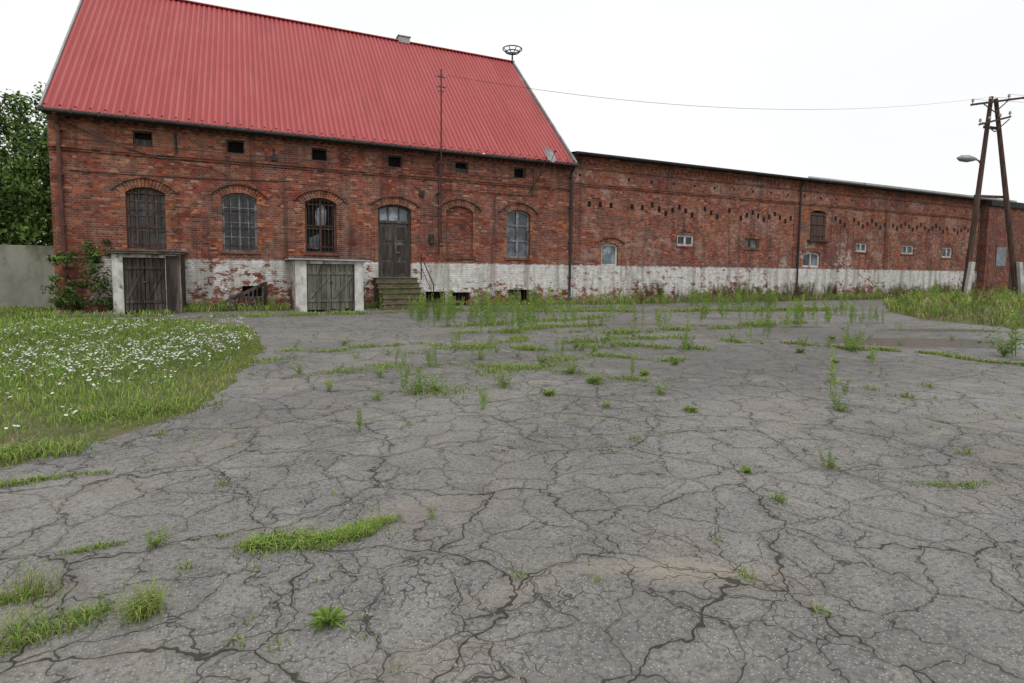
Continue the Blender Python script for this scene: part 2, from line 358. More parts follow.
def corrug(name,xa,xb,y0,z0,y1,z1,mat,parent,per=.19,amp=.036,rows=10):
    L=math.hypot(y1-y0,z1-z0); ny,nz=-(z1-z0)/L,(y1-y0)/L
    prof=[(0,0),(.14,1),(.54,1),(.68,0)]
    xs=[];n=int((xb-xa)/per)
    for k in range(n):
        for (t,h) in prof: xs.append((xa+(k+t)*per,h*amp))
    xs.append((xa+n*per,0.)); V=[];Fc=[]
    for j in range(rows+1):
        t=j/rows; off=random.uniform(-.008,.008)
        for (x,h) in xs: V.append((x,y0+(y1-y0)*t+ny*(h+off),z0+(z1-z0)*t+nz*(h+off)))
    w=len(xs)
    for j in range(rows):
        for i in range(w-1): Fc.append((j*w+i,j*w+i+1,(j+1)*w+i+1,(j+1)*w+i))
    me=bpy.data.meshes.new(name);me.from_pydata(V,[],Fc);me.materials.append(mat);o=bpy.data.objects.new(name,me);return link(o,parent)
RY0,RZ0=-.40,6.40
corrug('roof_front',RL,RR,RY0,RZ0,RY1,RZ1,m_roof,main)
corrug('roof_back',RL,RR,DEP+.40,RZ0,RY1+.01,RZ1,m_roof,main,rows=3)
b=B()
def rake(x0,x1): b.beam(((x0+x1)/2,RY0-.02,RZ0),((x0+x1)/2,RY1,RZ1+.03),x1-x0,.16,0)
rake(RL-.05,RL-.0); rake(RR-.09,RR-.03)
b.done('rake_trim',[m_rake],main)
b=B(); b.beam((RL-.03,RY1-.07,RZ1),(RR,RY1-.07,RZ1),.24,.05,0); b.done('ridge_cap',[m_roof],main,.01)
b=B()
b.box(RL,RR,-.36,-.102,6.31,6.35,0)
b.cyl((RL-.05,-.47,6.345),(RR+.02,-.47,6.32),.065,n=10,mi=1)
b.box(RL,RR,-.40,-.365,6.25,6.40,0)
x=XL
while x<XR: b.box(x,x+.03,-.54,-.40,6.28,6.43,1); x+=.7
x=XL
while x<XR-.1: b.box(x,x+.05,-.33,-.29,6.51,6.57,1); x+=.38
b.done('eaves_gutter',[m_black,m_darkmetal],main)
b=B()
b.tube([(-7.5,-.47,6.3),(-7.5,-.14,6.0),(-7.5,-.11,.9),(-7.5,-.2,.3)],.06,10,0)
for z in (1.2,2.8,4.4,5.8): b.box(-7.58,-7.42,-.19,.0,z,z+.05,0)
b.tube([(10.85,-.47,6.3),(10.85,-.14,6.05),(10.85,-.11,.3),(10.85,-.25,.15)],.055,10,1)
for z in (1.2,2.8,4.4,5.8): b.box(10.77,10.93,-.19,.0,z,z+.05,1)
b.done('downpipes',[m_pipe,m_darkmetal],main)
b=B(); b.box(4.65,5.2,RY1-.2,RY1+.2,RZ1-.1,RZ1+.2,0); b.box(4.6,5.25,RY1-.25,RY1+.25,RZ1+.203,RZ1+.25,1)
b.done('chimney',[m_rake,m_galv],main,.01)
window(main,'window_1',*W[0],.17,m_glass,m_wind,4,(.3,.55,.78),grille=(6,(.08,.36,.64,.9)))
window(main,'window_2',*W[1],.17,m_glass,m_winw,4,(.25,.5,.75),mull=.03,grille=(5,(.1,.4,.7)))
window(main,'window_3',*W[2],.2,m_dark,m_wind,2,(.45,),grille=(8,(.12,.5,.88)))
b=B()
b.face([(.02,.21,3.15),(.36,.205,3.2),(.40,.21,3.75),(.25,.205,4.0),(.0,.21,3.7)],0); b.face([(-.28,.21,2.3),(.1,.212,2.25),(.13,.21,2.85),(-.2,.21,2.7)],1)
b.done('broken_panes',[m_glassl,m_glassb],main)
window(main,'window_6',*W[5],.17,m_glassb,m_winw,2,(.36,.68),fw=.09,mull=.06)
b=B()
A=arc(W[4][0],W[4][1],W[4][3],W[4][4]); b.face([(W[4][0],.11,W[4][2]),(W[4][1],.11,W[4][2])]+[(x,.11,z) for x,z in reversed(A)])
b.done('bricked_window',[m_brickd],main)
b=B()
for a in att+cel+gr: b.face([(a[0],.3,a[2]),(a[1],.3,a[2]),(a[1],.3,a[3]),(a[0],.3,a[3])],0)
for a in (att[0],att[4]): b.box(a[0]+.02,a[1]-.02,.1,.13,a[2]+.02,a[2]+.2,1)
for a in cel:
    for k in range(1,5):
        x=a[0]+(a[1]-a[0])*k/5; b.cyl((x,.06,a[2]),(x,.06,a[3]),.012,n=6,mi=2)
    b.box(a[0]-.08,a[1]+.08,-.05,.0,a[3]+.004,a[3]+.08,4)
b.box(4.05,5.1,-.35,-.0,0,.08,3); b.box(7.7,9.0,-.45,-.0,0,.1,3); b.box(5.2,6.2,-.2,-.0,.1,.16,3)
b.box(7.85,7.93,-.02,.05,.1,.66,1); b.box(8.77,8.85,-.02,.05,.1,.66,1); b.box(8.1,8.45,.02,.05,.1,.6,1)
for a in att:
    b.box(a[0],a[0]+.04,.12,.16,a[2],a[3],1);b.box(a[1]-.04,a[1],.12,.16,a[2],a[3],1);b.box(a[0]+.04,a[1]-.04,.12,.158,a[3]-.04,a[3],1);b.box(a[0]+.04,a[1]-.04,.12,.158,a[2],a[2]+.04,1)
b.done('attic_and_cellar_openings',[m_dark,m_door,m_metal,m_trimd,m_white],main)
b=B()
xa,xb,zb,zt,r=W[3]; A=arc(xa,xb,zt,r); y=.2
b.face([(xa,y+.06,zb),(xb,y+.06,zb)]+[(px,y+.06,pz) for px,pz in reversed(A)],2)
b.box(xa,xa+.08,y-.06,y+.05,zb,zt-r,0); b.box(xb-.08,xb,y-.06,y+.05,zb,zt-r,0)
b.box(xa+.08,xb-.08,y-.07,y+.05,3.38,3.48,0)
for (ax,az),(bx,bz) in zip(A[:-1],A[1:]): b.beam((ax,y-.0,az-.035),(bx,y-.0,bz-.035),.1,.07,0)
b.box(xa+.08,(xa+xb)/2-.005,y-.02,y+.04,zb+.02,3.377,0); b.box((xa+xb)/2+.005,xb-.08,y-.02,y+.04,zb+.02,3.377,0)
for x0,x1 in ((xa+.15,(xa+xb)/2-.06),((xa+xb)/2+.06,xb-.15)):
    for z0,z1 in ((1.3,1.85),(1.95,2.55),(2.65,3.28)):
        b.box(x0,x1,y-.045,y-.021,z0,z1,0); b.box(x0+.05,x1-.05,y-.052,y-.046,z0+.05,z1-.05,1)
b.box((xa+xb)/2-.015,(xa+xb)/2+.015,y-.05,y-.021,zb+.05,3.36,1)
for k in (1,2): x=xa+(xb-xa)*k/3; b.box(x-.02,x+.02,y-.03,y+.05,3.482,zt-.12,0)
b.cyl(((xa+xb)/2+.12,y-.12,2.2),((xa+xb)/2+.12,y-.05,2.2),.015,n=8,mi=3); b.box((xa+xb)/2+.06,(xa+xb)/2+.2,y-.125,y-.10,2.19,2.215,3)
b.done('door',[m_door,m_wood,m_glassl,m_galv],main,.005)
b=B()
def cable(p0,p1,sag,r=.012,n=14,mi=0):
    p0=Vector(p0);p1=Vector(p1); pts=[]
    for k in range(n+1):
        t=k/n; q=p0.lerp(p1,t); q.z-=sag*4*t*(1-t); pts.append(q)
    b.tube(pts,r,5,mi)
cable((-7.5,-.12,6.2),(-3.4,-.12,5.0),.25,.018); cable((-3.4,-.12,5.0),(-2.9,-.04,4.8),.02,.018)
cable((-7.3,-.03,4.6),(-.9,-.03,4.75),.06,.014); cable((4.7,-.05,5.9),(4.72,-.04,2.2),.0,.026)
cable((4.7,-.05,4.9),(9.2,-.05,4.9),.05,.014); cable((-1.4,-.05,5.9),(-1.35,-.03,5.2),.0,.03); cable((.9,-.05,6.1),(.95,-.03,4.9),.0,.018)
cable((9.0,-.05,6.1),(8.95,-.03,4.8),0,.016); cable((-4.4,-.05,6.1),(-4.38,-.03,5.4),0,.045); cable((-7.5,-.10,5.6),(10.8,-.10,5.55),.04,.012)
b.box(3.9,4.1,-.12,-.0,4.5,4.75,0); b.box(-1.5,-1.28,-.1,0,5.45,5.6,0); b.box(4.3,4.5,-.13,0,2.6,2.95,0)
b.done('facade_cables',[m_darkmetal],main)
# ------------------------------------------------------------------ steps, railing
b=B(); zt=1.15
for k in range(6):
    z=zt*(k+1)/6; yf=-.45-.29*(5-k); yb=-.45-.29*(4-k)+.0 if k<5 else -.0
    j=random.uniform(-.03,.03); b.box(2.12+j,3.72+j*.5,yf,yb-.002,0,z-.0,0)
    x=2.06+j
    while x<3.7:
        ww=random.uniform(.07,.3); b.box(x,min(x+ww,3.78)-.006,yf-.03-random.uniform(0,.03),yb-.004,z+.001-.0,z+.03+random.uniform(0,.02),0); x+=ww
b.done('stone_steps',[m_moss],None,.012)
b=B(); b.tube([(3.95,-.15,1.1),(3.95,-.15,2.05),(3.98,-1.75,.95),(3.98,-1.75,0)],.022,8); b.tube([(3.95,-.15,1.6),(3.98,-1.75,.5)],.014,6)
b.done('hand_railing',[m_darkmetal],None)
# ------------------------------------------------------------------ cellar sheds
sheds=[]
def shed(name,xa,xb,yf,zt,da,db,woodmat,tilt=0.,rx=.06,th=.07,slab=None):
    e=empty(name); sheds.append(e); b=B()
    b.box(xa,da,yf,yf+.28,0,zt-.16,0); b.box(db,xb,yf,yf+.28,0,zt-.16,0)
    b.box(xa,xa+.2,yf+.283,-.003,0,zt-.163,1); b.box(xb-.2,xb,yf+.283,-.003,0,zt-.163,1)
    b.box(da+.002,db-.002,yf+.03,yf+.2,zt-.28,zt-.165,0)
    b.done('walls',[m_white,m_brick],e,.012)
    b=B(); mt=Matrix.Translation(((xa+xb)/2,0,zt-.155))@Matrix.Rotation(tilt,4,'Y'); w=(xb-xa)/2
    b.box(-w-rx,w+rx,yf-.15,-.01,.0,th,0,mt); b.box(-w-rx-.03,w+rx+.03,yf-.18,-.012,th+.002,th+.035,1,mt)
    b.done('roof_slab',[slab or m_slab,m_slab],e,.01)
    b=B(); mid=(da+db)/2; n=5
    for s0,s1 in ((da+.02,mid-.008),(mid+.008,db-.02)):
        for k in range(n):
            x0=s0+(s1-s0)*k/n; j=random.uniform(0,.012); b.box(x0+.006,s0+(s1-s0)*(k+1)/n-.006,yf+.06-j,yf+.10,.03+random.uniform(0,.07),zt-.30,0)
        for z in (.35,zt-.65): b.box(s0,s1,yf+.025,yf+.045,z,z+.1,0)
        b.beam((s0+.05,yf+.034,.47),(s1-.05,yf+.034,zt-.68),.018,.08,0)
    b.box(mid-.05,mid+.05,yf+.01,yf+.024,1.0,1.06,1)
    b.box(da,db,yf+.101,yf+.12,.0,zt-.285,2)
    b.done('doors',[woodmat,m_metal,m_dark],e,.003)
    return e
e=shed('cellar_entrance_shed',-5.93,-4.15,-1.4,2.08,-5.65,-4.55,m_wood)
b=B(); y=-1.10
while y<-.12:
    b.box(-4.148,-4.125,y,y+.13,.05+random.uniform(0,.06),1.9,0); y+=.14
b.box(-4.53,-4.16,-1.425,-1.402,.02,1.87,0)
b.done('side_boards',[m_wood],e)
shed('cellar_entrance_shed',-.72,1.5,-2.0,1.95,-.36,1.2,m_wood2,.012,.2,.07,m_concpost)
b=B() # rotting slatted hatch leaning on the plinth
b.beam((-3.4,-.75,.12),(-1.7,-.12,.98),.04,.11); b.beam((-3.35,-.72,.06),(-1.75,-.3,.30),.04,.07); b.beam((-1.78,-.14,.0),(-1.76,-.12,.98),.05,.06)
for k in range(11): x=-3.2+k*.142; b.beam((x,-.66+k*.045,.02),(x+.05,-.64+k*.046,.20+k*.075),.05,.03)
b.beam((-3.1,-.8,.03),(-2.0,-.65,.09),.14,.03); b.beam((-2.9,-.6,.5),(-1.9,-.3,.42),.03,.08)
b.done('leaning_slatted_hatch',[m_wood],None)
# ------------------------------------------------------------------ roof mast + dish + nest frame
b=B(); X=4.62
b.cyl((X,-.66,2.6),(X,-.64,9.5),.035,.028,10); b.box(X-.03,X+.03,-.66,0,4.6,4.66); b.box(X-.03,X+.03,-.66,0,6.0,6.06)
for z,s in ((9.2,.16),(8.8,.18),(8.65,.12)): b.beam((X-s,-.64,z),(X+s,-.64,z),.03,.03)
for dx,z in ((-.16,9.2),(.16,9.2),(.18,8.8),(-.12,8.65)): b.cyl((X+dx,-.64,z),(X+dx,-.64,z+.14),.04,.025,8,1)
b.done('roof_mast',[m_metal,m_porc],None)
e=empty('satellite_dish'); b=B(); c=Vector((9.2,-.95,6.5)); ax=Vector((.45,-.85,.35)).normalized(); q=ax.to_track_quat('Z','Y').to_matrix()
n=20; prev=None
for rr in range(5):
    r=.36*rr/4; ring=[c+q@Vector((r*math.cos(2*math.pi*k/n),r*math.sin(2*math.pi*k/n),(r*r)*.9)) for k in range(n)]
    if prev:
        for k in range(n): b.face([prev[k],prev[(k+1)%n],ring[(k+1)%n],ring[k]],0)
    prev=ring
b.done('dish',[m_galv],e)
b=B(); b.tube([(8.8,-.02,5.0),(9.0,-.65,5.7),tuple(c-ax*.05)],.024,8); b.tube([tuple(c+q@Vector((0,-.28,.08))),tuple(c+ax*.38)],.012,6); b.cyl(c+ax*.34,c+ax*.44,.035,n=10)
b.done('bracket',[m_darkmetal],e)
e=empty('stork_nest_frame'); b=B(); c=Vector((10.9,RY1,RZ1+.55)); b.cyl((10.9,RY1,RZ1-.1),c,.05,.04,10)
Rn=.52
for zz,rr in ((0,Rn*.7),(.16,Rn)):
    pts=[c+Vector((rr*math.cos(2*math.pi*k/20),rr*math.sin(2*math.pi*k/20),zz)) for k in range(21)]; b.tube(pts,.03,6)
for k in range(8):
    a=2*math.pi*k/8; d=Vector((math.cos(a),math.sin(a),0)); b.tube([c-Vector((0,0,.15)),c+d*Rn*.7,c+d*Rn+Vector((0,0,.16))],.022,6)
b.done('wheel',[m_darkmetal],e)
# ------------------------------------------------------------------ WING
wing=empty('brick_warehouse_wing')
X0,X1,ZT=10.98,44.3,6.85
wo=[(12.6,13.55,1.78,2.87,.12),(17.1,18.2,2.88,3.45,0),(21.7,22.8,2.85,3.42,0),(26.3,27.75,1.88,2.8,.12),(26.75,28.1,3.5,5.25,.16),(30.9,32.0,2.9,3.46,0),(35.4,36.75,2.87,3.45,0),(39.9,41.1,2.72,3.43,0)]
wall('walls',X0,X1,0,ZT,wo,[m_wing],wing,.3)
b=B()
for o in wo:
    if o[4]>0: arch_trim(b,o[0],o[1],o[3],o[4],ln=.25,label=(o[0]<20))
    else: arch_trim(b,o[0]-.08,o[1]+.08,o[3]+.16,.1,ln=.16,label=False); b.box(o[0]-.06,o[1]+.06,-.05,.0,o[2]-.08,o[2]-.004,1)
quoins(b,12.6,13.55,1.9,2.85)
for z,pr in ((5.50,.05),(5.58,.08),(6.30,.05),(6.62,.06),(6.70,.11),(6.78,.16)): b.box(X0,X1,-pr,.002,z,z+.074,1)
x=X0+.1
while x<X1-.2: b.box(x,x+.13,-.055,.0,6.545,6.617,0); x+=.27
for x in (X0+.02,25.4,33.6,): b.box(x,x+.45,-.035,.0,1.85,5.49,1)
b.done('brick_trim',[m_trim,m_trimd],wing,.004)
b=B()
x=11.8;k=0
while x<43.8:
    if not 26.3<x<28.6:
        dz=(0,.18,.36,.18)[k%4] if x>15 else .2
        if random.random()>.06: b.box(x,x+.17,-.006,.02,4.36+dz,4.62+dz,0)
    x+=.42 if x>15 else .6; k+=1
x=11.3
while x<43.9:
    if random.random()>.3: b.box(x,x+.12,-.006,.02,5.93,6.06,0)
    x+=1.35
b.done('vent_hole_dark_plates',[m_dark],wing)  # near-black plates proud of the wall, painting the shade of open holes
window(wing,'window_low_1',*wo[0],.12,m_glassl,m_winl,1,(),fw=.1)
for k in (1,2,5,6,7): window(wing,'window_%d'%k,*wo[k],.1,m_glassb if k!=1 else m_glass,m_winl if k!=2 else m_wind,2,(),fw=.1,mull=.06)
window(wing,'window_low_2',*wo[3],.1,m_glassb,m_winl,2,(),fw=.12)
b=B(); o=wo[4]; A=arc(o[0],o[1],o[3],o[4]); b.face([(o[0],.2,o[2]),(o[1],.2,o[2])]+[(x,.2,z) for x,z in reversed(A)],1)
for k in range(8):
    x=o[0]+(o[1]-o[0])*k/8; b.box(x+.005,x+(o[1]-o[0])/8-.005,.05-random.random()*.02,.09,o[2]+.02,o[3]-.16+random.uniform(-.0,.03),0)
for z in (3.75,4.4,4.95): b.box(o[0]+.02,o[1]-.02,.0,.028,z,z+.1,0)
b.box(o[0]-.2,o[1]+.2,-.25,.0,o[2]-.1,o[2]-.01,0)
b.done('loading_hatch',[m_pole,m_dark],wing,.004)
b=B()
b.face([(X0-.02,-.35,6.98),(X1+5.6,-.35,6.98),(X1+5.6,11,8.4),(X0-.02,11,8.4)],0)
b.box(X0-.02,X1+5.6,-.36,-.30,6.85,6.985,1); b.box(X0-.02,X1+5.6,-.299,0.02,6.87,6.93,1)
b.cyl((X0-.02,-.44,6.9),(X1+5.6,-.44,6.88),.07,n=8,mi=1)
b.face([(X0,11,0),(X0,11,8.4),(X1+5.6,11,8.4),(X1+5.6,11,0)],1)
b.tube([(25.75,-.44,6.88),(25.75,-.13,6.5),(25.75,-.12,.3)],.05,8,2)
b.tube([(44.1,-.44,6.88),(44.1,-.13,6.5),(44.1,-.12,.3)],.05,8,2)
b.done('tar_roof',[m_tarroof,m_black,m_darkmetal],wing)
corrug('raised_roof',31.7,49.3,.2,7.2,4.2,8.2,m_greyroof,wing,per=.35,amp=.04,rows=2)
b=B(); b.face([(31.7,.2,6.9),(31.7,4.2,6.9),(31.7,4.2,8.18),(31.7,.2,7.19)]); b.box(31.7,49.3,.18,.24,7.0,7.22); b.done('raised_roof_side',[m_rake],wing)
b=B(); b.box(44.32,49.8,-.45,4.,0,6.84,0); b.done('end_block_walls',[m_brickd],wing)
b=B(); b.box(44.25,49.9,-.62,-.455,6.5,6.86,0); b.box(45.6,46.9,-.49,-.452,2.2,3.6,1); b.box(47.6,48.7,-.49,-.452,0,2.2,2)
b.box(45.5,47.,-.53,-.453,3.61,3.72,3)
b.done('end_block_details',[m_black,m_glassb,m_wood,m_trimd],wing)
# ------------------------------------------------------------------ left concrete wall
b=B(); x=-8.15
while x>-34:
    b.box(x-2.48,x,2.4,2.52,0,2.25+random.uniform(-.02,.02),0); b.box(x-.09,x+.09,2.33,2.396,0,2.3,0); x-=2.5
b.done('concrete_wall',[m_conc],None,.015)
# ------------------------------------------------------------------ utility A-pole
up=empty('utility_pole'); Rv=Vector((.905,-.425,0)); px_,py_=AF(34.9,-4.9); c=Vector((px_,py_,.25)); tilt=Rv*(-.72)
b=B()
topL=c+Rv*(-.05)+tilt+Vector((0,0,11.05)); topR=c+Rv*.20+tilt+Vector((0,0,10.95))
fl=c-Rv*1.5; fr=c+Rv*1.45
b.cyl(fl+Vector((0,0,.1)),topL,.16,.10,12,0); b.cyl(fr+Vector((0,0,.1)),topR,.16,.10,12,0)
off=Vector((-.425,-.905,0))*.24
b.beam(fl-Rv*.12+off+Vector((0,0,-.3)),fl+off+Rv*.12+Vector((0,0,2.0)),.22,.2,1); b.beam(fr+Rv*.12+off+Vector((0,0,-.3)),fr-Rv*.2+off+Vector((0,0,2.0)),.22,.2,1)
def at(h,side):
    t=h/11.; return (fl+Vector((0,0,.1))).lerp(topL,t) if side<0 else (fr+Vector((0,0,.1))).lerp(topR,t)
for h in (5.6,9.4): b.beam(at(h,-1)-off*.5-Rv*.1,at(h,1)-off*.5+Rv*.1,.09,.14,0)
b.done('legs',[m_pole,m_concpost],up)
b=B(); ends=[]
for h,a0,a1 in ((10.75,-1.35,1.75),(9.7,-.9,.8)):
    p0=c+tilt*(h/11)+Rv*a0+off+Vector((0,0,h-.22)); p1=c+tilt*(h/11)+Rv*a1+off+Vector((0,0,h+.22)); b.beam(p0,p1,.08,.10,0)
    for t in (.03,.33,.66,.97):
        q=p0.lerp(p1,t); b.cyl(q+Vector((0,0,.05)),q+Vector((0,0,.18)),.02,n=6,mi=0); b.cyl(q+Vector((0,0,.16)),q+Vector((0,0,.30)),.07,.045,10,1); ends.append(q+Vector((0,0,.28)))
    for s in (-1,1): b.beam(c+tilt*(h/11)+off+Vector((0,0,h-.6)),c+tilt*(h/11)+off+Rv*s*.75+Vector((0,0,h+.1*s)),.03,.05)
b.done('crossarms',[m_metal,m_porc],up)
b=B(); q=at(7.55,-1)
tip=q-Rv*.45+Vector((0,0,.06))
b.tube([q+Vector((0,0,-.35)),q-Rv*.22+Vector((0,0,-.02)),tip],.04,8,0)
d=(-Rv+Vector((0,0,.05))).normalized(); s=d.cross(Vector((0,0,1))).normalized()
secs=[(-.1,.06,.06),(.08,.15,.12),(.4,.26,.20),(.75,.22,.17),(.98,.04,.04)]; n=12; prev=None
for (t,w,h) in secs:
    ring=[tip+d*t+s*w*math.cos(2*math.pi*k/n)+Vector((0,0,h*math.sin(2*math.pi*k/n))) for k in range(n)]
    if prev:
        for k in range(n): b.face([prev[k],prev[(k+1)%n],ring[(k+1)%n],ring[k]],1)
    else: b.face(ring,1)
    prev=ring
b.face(prev,1)
b.done('lamp_arm',[m_metal,m_galv],up)
b=B()
for k,q in enumerate(ends[:4]): cable(tuple(q),(84+.3*k,-30.-.5*k,11.5),1.0,.008,16)
cable(tuple(ends[0]),(AX*4.78+AB,-.64,9.3),.9,.0045,30); cable(tuple(ends[1]),(AX*4.46+AB,-.64,9.3),1.0,.0045,30)
b.done('overhead_wires',[m_darkmetal],None)
e=empty('street_lamp'); b=B(); P=Vector((*AF(34.4,-6.9),.3))
b.cyl(P,P+Vector((0,0,5.0)),.085,.055,10); pts=[P+Vector((0,0,5.0))+Rv*(.5*(1-math.cos(a)))+Vector((0,0,.5*math.sin(a))) for a in [i*math.pi/10 for i in range(6)]]
b.tube(pts,.045,8); b.beam(pts[-1],pts[-1]+Rv*.7,.18,.09); b.cyl(P-Vector((0,0,.4)),P+Vector((0,0,.6)),.14,n=10)
b.done('post',[m_concpost],e)
# ------------------------------------------------------------------ GROUND
b=B(); S=1500
b.face([(-S,-S,-.006),(S,-S,-.006),(S,S,-.006),(-S,S,-.006)]); b.done('ground',[m_soil])
base=[(-12,-17.2),(-6,-16.2),(-2.2,-15.3),(-1.5,-14.6),(-1.16,-14),(-1.05,-12.9),(-1.0,-12),(-.95,-11),(-.9,-10),(-1.15,-8.4),(-1.6,-6),(-3.0,-4.2),(-4.0,-3.2),(-6.4,-2.6),(-7.4,-1.6),(-7.8,-.06)]
poly=[]
for (ax,ay),(bx,by) in zip(base[:-1],base[1:]):
    n=max(2,int(math.hypot(bx-ax,by-ay)/.12))
    for k in range(n):
        t=k/n; poly.append((ax+(bx-ax)*t+random.uniform(-.07,.07),ay+(by-ay)*t+random.uniform(-.07,.07)))
poly+=[(-7.8,-.05),(70,-.05),(70,-60),(-12,-60)]
bm=bmesh.new(); vs=[bm.verts.new((x,y,0.)) for x,y in poly]; fc=bm.faces.new(vs); bmesh.ops.triangulate(bm,faces=[fc]); bmesh.ops.recalc_face_normals(bm,faces=bm.faces)
for f_ in bm.faces:
    if f_.normal.z<0: f_.normal_flip()
me=bpy.data.meshes.new('asphalt_yard'); bm.to_mesh(me); me.materials.append(m_asph); link(bpy.data.objects.new('asphalt_yard',me))
PA=np.array(poly)
def inpoly(P,Q):
    x,y=P[:,0],P[:,1]; ins=np.zeros(len(P),bool); j=len(Q)-1
    for i in range(len(Q)):
        xi,yi=Q[i];xj,yj=Q[j]
        c_=((yi>y)!=(yj>y))&(x<(xj-xi)*(y-yi)/(yj-yi+1e-12)+xi); ins^=c_; j=i
    return ins
bankp=np.array([(18.4,-12.4),(18.6,-10.2),(21.3,-7.6),(25.5,-4.9),(29,-2.9),(34,-1.9),(75,-1.4),(75,-22),(24,-21),(20.3,-16)])
def segdist(P,Q):
    d=np.full(len(P),1e9)
    for i in range(len(Q)):
        a=Q[i];b_=Q[(i+1)%len(Q)];ab=b_-a;t=np.clip(((P-a)@ab)/(ab@ab),0,1);d=np.minimum(d,np.linalg.norm(P-(a+t[:,None]*ab),axis=1))
    return d
def bankh(P):
    d=segdist(P,bankp); ins=inpoly(P,bankp)
    s=np.clip(d/2.2,0,1); s=s*s*(3-2*s)
    h=.34*s+.05*np.sin(P[:,0]*1.7+P[:,1])*s+.04*np.sin(P[:,1]*2.3)*s
    return np.where(ins,h+.006,-.03)
gx=np.arange(17,76,.5);gy=np.arange(-23,0,.5);GX,GY=np.meshgrid(gx,gy);P=np.stack([GX.ravel(),GY.ravel()],1);H=bankh(P)
V=np.column_stack([P,H]);w=len(gx);Fq=[(j*w+i,j*w+i+1,(j+1)*w+i+1,(j+1)*w+i) for j in range(len(gy)-1) for i in range(w-1)]
me=bpy.data.meshes.new('grass_bank');me.from_pydata(V.tolist(),[],Fq);me.materials.append(m_soil);link(bpy.data.objects.new('grass_bank',me))
# loose stones and asphalt crumbs
b=B(); rs=random.Random(3)
for i in range(1500):
    x=rs.uniform(-2.2,8); y=-18.9+abs(rs.gauss(0,2.6)); r=rs.uniform(.002,.0075)*(1.7 if rs.random()<.06 else 1)
    if math.sin(x*2.3+y*1.1)+math.sin(x*.9-y*2.7+2)<rs.uniform(-1.4,1.2): continue
    a0=rs.uniform(0,6.28); pts=[(x+r*math.cos(a0+k*1.257)*rs.uniform(.7,1.2),y+r*math.sin(a0+k*1.257)*rs.uniform(.7,1.2)) for k in range(5)]
    bot=[(px,py,.0) for px,py in pts]; top=[(x+(px-x)*.6,y+(py-y)*.6,r*rs.uniform(.6,1.)) for px,py in pts]
    b.face(top)
    for k in range(5): b.face([bot[k],bot[(k+1)%5],top[(k+1)%5],top[k]])
b.done('loose_gravel',[m_peb])
# ------------------------------------------------------------------ vegetation
def npmesh(name,V,T,C,mat,parent=None):
    me=bpy.data.meshes.new(name); me.from_pydata(V.tolist(),[],T.tolist()); me.materials.append(mat)
    ca=me.color_attributes.new('Col','FLOAT_COLOR','POINT'); c4=np.ones((len(V),4),np.float32); c4[:,:3]=C; ca.data.foreach_set('color',c4.ravel())
    o=bpy.data.objects.new(name,me); return link(o,parent)
def blades(P,h,w,lean,C):
    n=len(P); th=rng.uniform(0,2*np.pi,n); side=np.stack([np.cos(th),np.sin(th),np.zeros(n)],1)
    la=rng.uniform(0,2*np.pi,n); l=lean*rng.uniform(.2,1.,n); L=np.stack([np.cos(la)*l,np.sin(la)*l,np.zeros(n)],1)
    up=np.array([0,0,1.]); h1=h[:,None]; w1=w[:,None]
    b0=P-side*w1/2; b1=P+side*w1/2; m=P+L*h1*.35+up*h1*.6; m0=m-side*w1*.4; m1=m+side*w1*.4; t=P+L*h1*1.1+up*h1*(1-.35*np.minimum(l,1.2)[:,None])
    V=np.stack([b0,b1,m0,m1,t],1).reshape(-1,3); i=np.arange(n)[:,None]*5
    T=np.concatenate([i+np.array([[0,1,3]]),i+np.array([[0,3,2]]),i+np.array([[2,3,4]])],0)
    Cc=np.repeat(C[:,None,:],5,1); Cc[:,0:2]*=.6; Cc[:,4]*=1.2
    return V,T,Cc.reshape(-1,3)
def gcol(n,dry=.08,base=(.165,.275,.048),var=.35,yel=.45):
    c=np.array(base)*(1+rng.uniform(-var,var,(n,1))); y=rng.uniform(0,yel,(n,1)); c=c*(1-y)+np.array([.34,.40,.09])*y
    d=rng.random(n)<dry; c[d]=np.array([.40,.33,.17])*rng.uniform(.6,1.1,(d.sum(),1)); return c
def join(parts):
    V=[];T=[];C=[];o=0
    for v,t,c in parts: V.append(v);T.append(t+o);C.append(c);o+=len(v)
    return np.concatenate(V),np.concatenate(T),np.concatenate(C)
def vnoise(P,s,seed=0):
    r=np.random.default_rng(seed); v=np.zeros(len(P))
    for k in range(5):
        a=r.uniform(0,2*np.pi); f_=s*r.uniform(.6,2.2); v+=np.sin(P[:,0]*np.cos(a)*f_+P[:,1]*np.sin(a)*f_+r.uniform(0,6.28))
    return v/5
cam=np.array([0,-19.9])
n=300000; P=np.stack([rng.uniform(-26,-.5,n),rng.uniform(-17.2,2.3,n)],1)
dist=np.linalg.norm(P-cam,axis=1); keep=rng.random(n)<np.clip(7./dist,0,1)**1.2
ok=~inpoly(P,PA)&keep&~((P[:,0]>-7.9)&(P[:,1]>0)); ang=np.degrees(np.arctan2(P[:,0],P[:,1]+19.9)); ok&=(ang>-33)
P=P[ok];dist=dist[ok]; ed=segdist(P,PA[:len(PA)-4])
nz=vnoise(P,1.6,1); nz2=vnoise(P,.7,2)
hh=(.14+.07*nz)*rng.uniform(.5,1.25,len(P))*np.clip(.4+ed*.6,0,1)*np.where(P[:,1]<-13.6,.6,1.)
wd=np.clip(.0012*dist,.006,.02)*rng.uniform(.7,1.3,len(P))
C=gcol(len(P),.05)*(1+.3*nz2[:,None]); C[ed<.3]*=np.array([1.2,1.05,.95])
npmesh('lawn_grass',*join([blades(np.column_stack([P,np.zeros(len(P))]),hh,wd,.6,C)]),m_leaf)
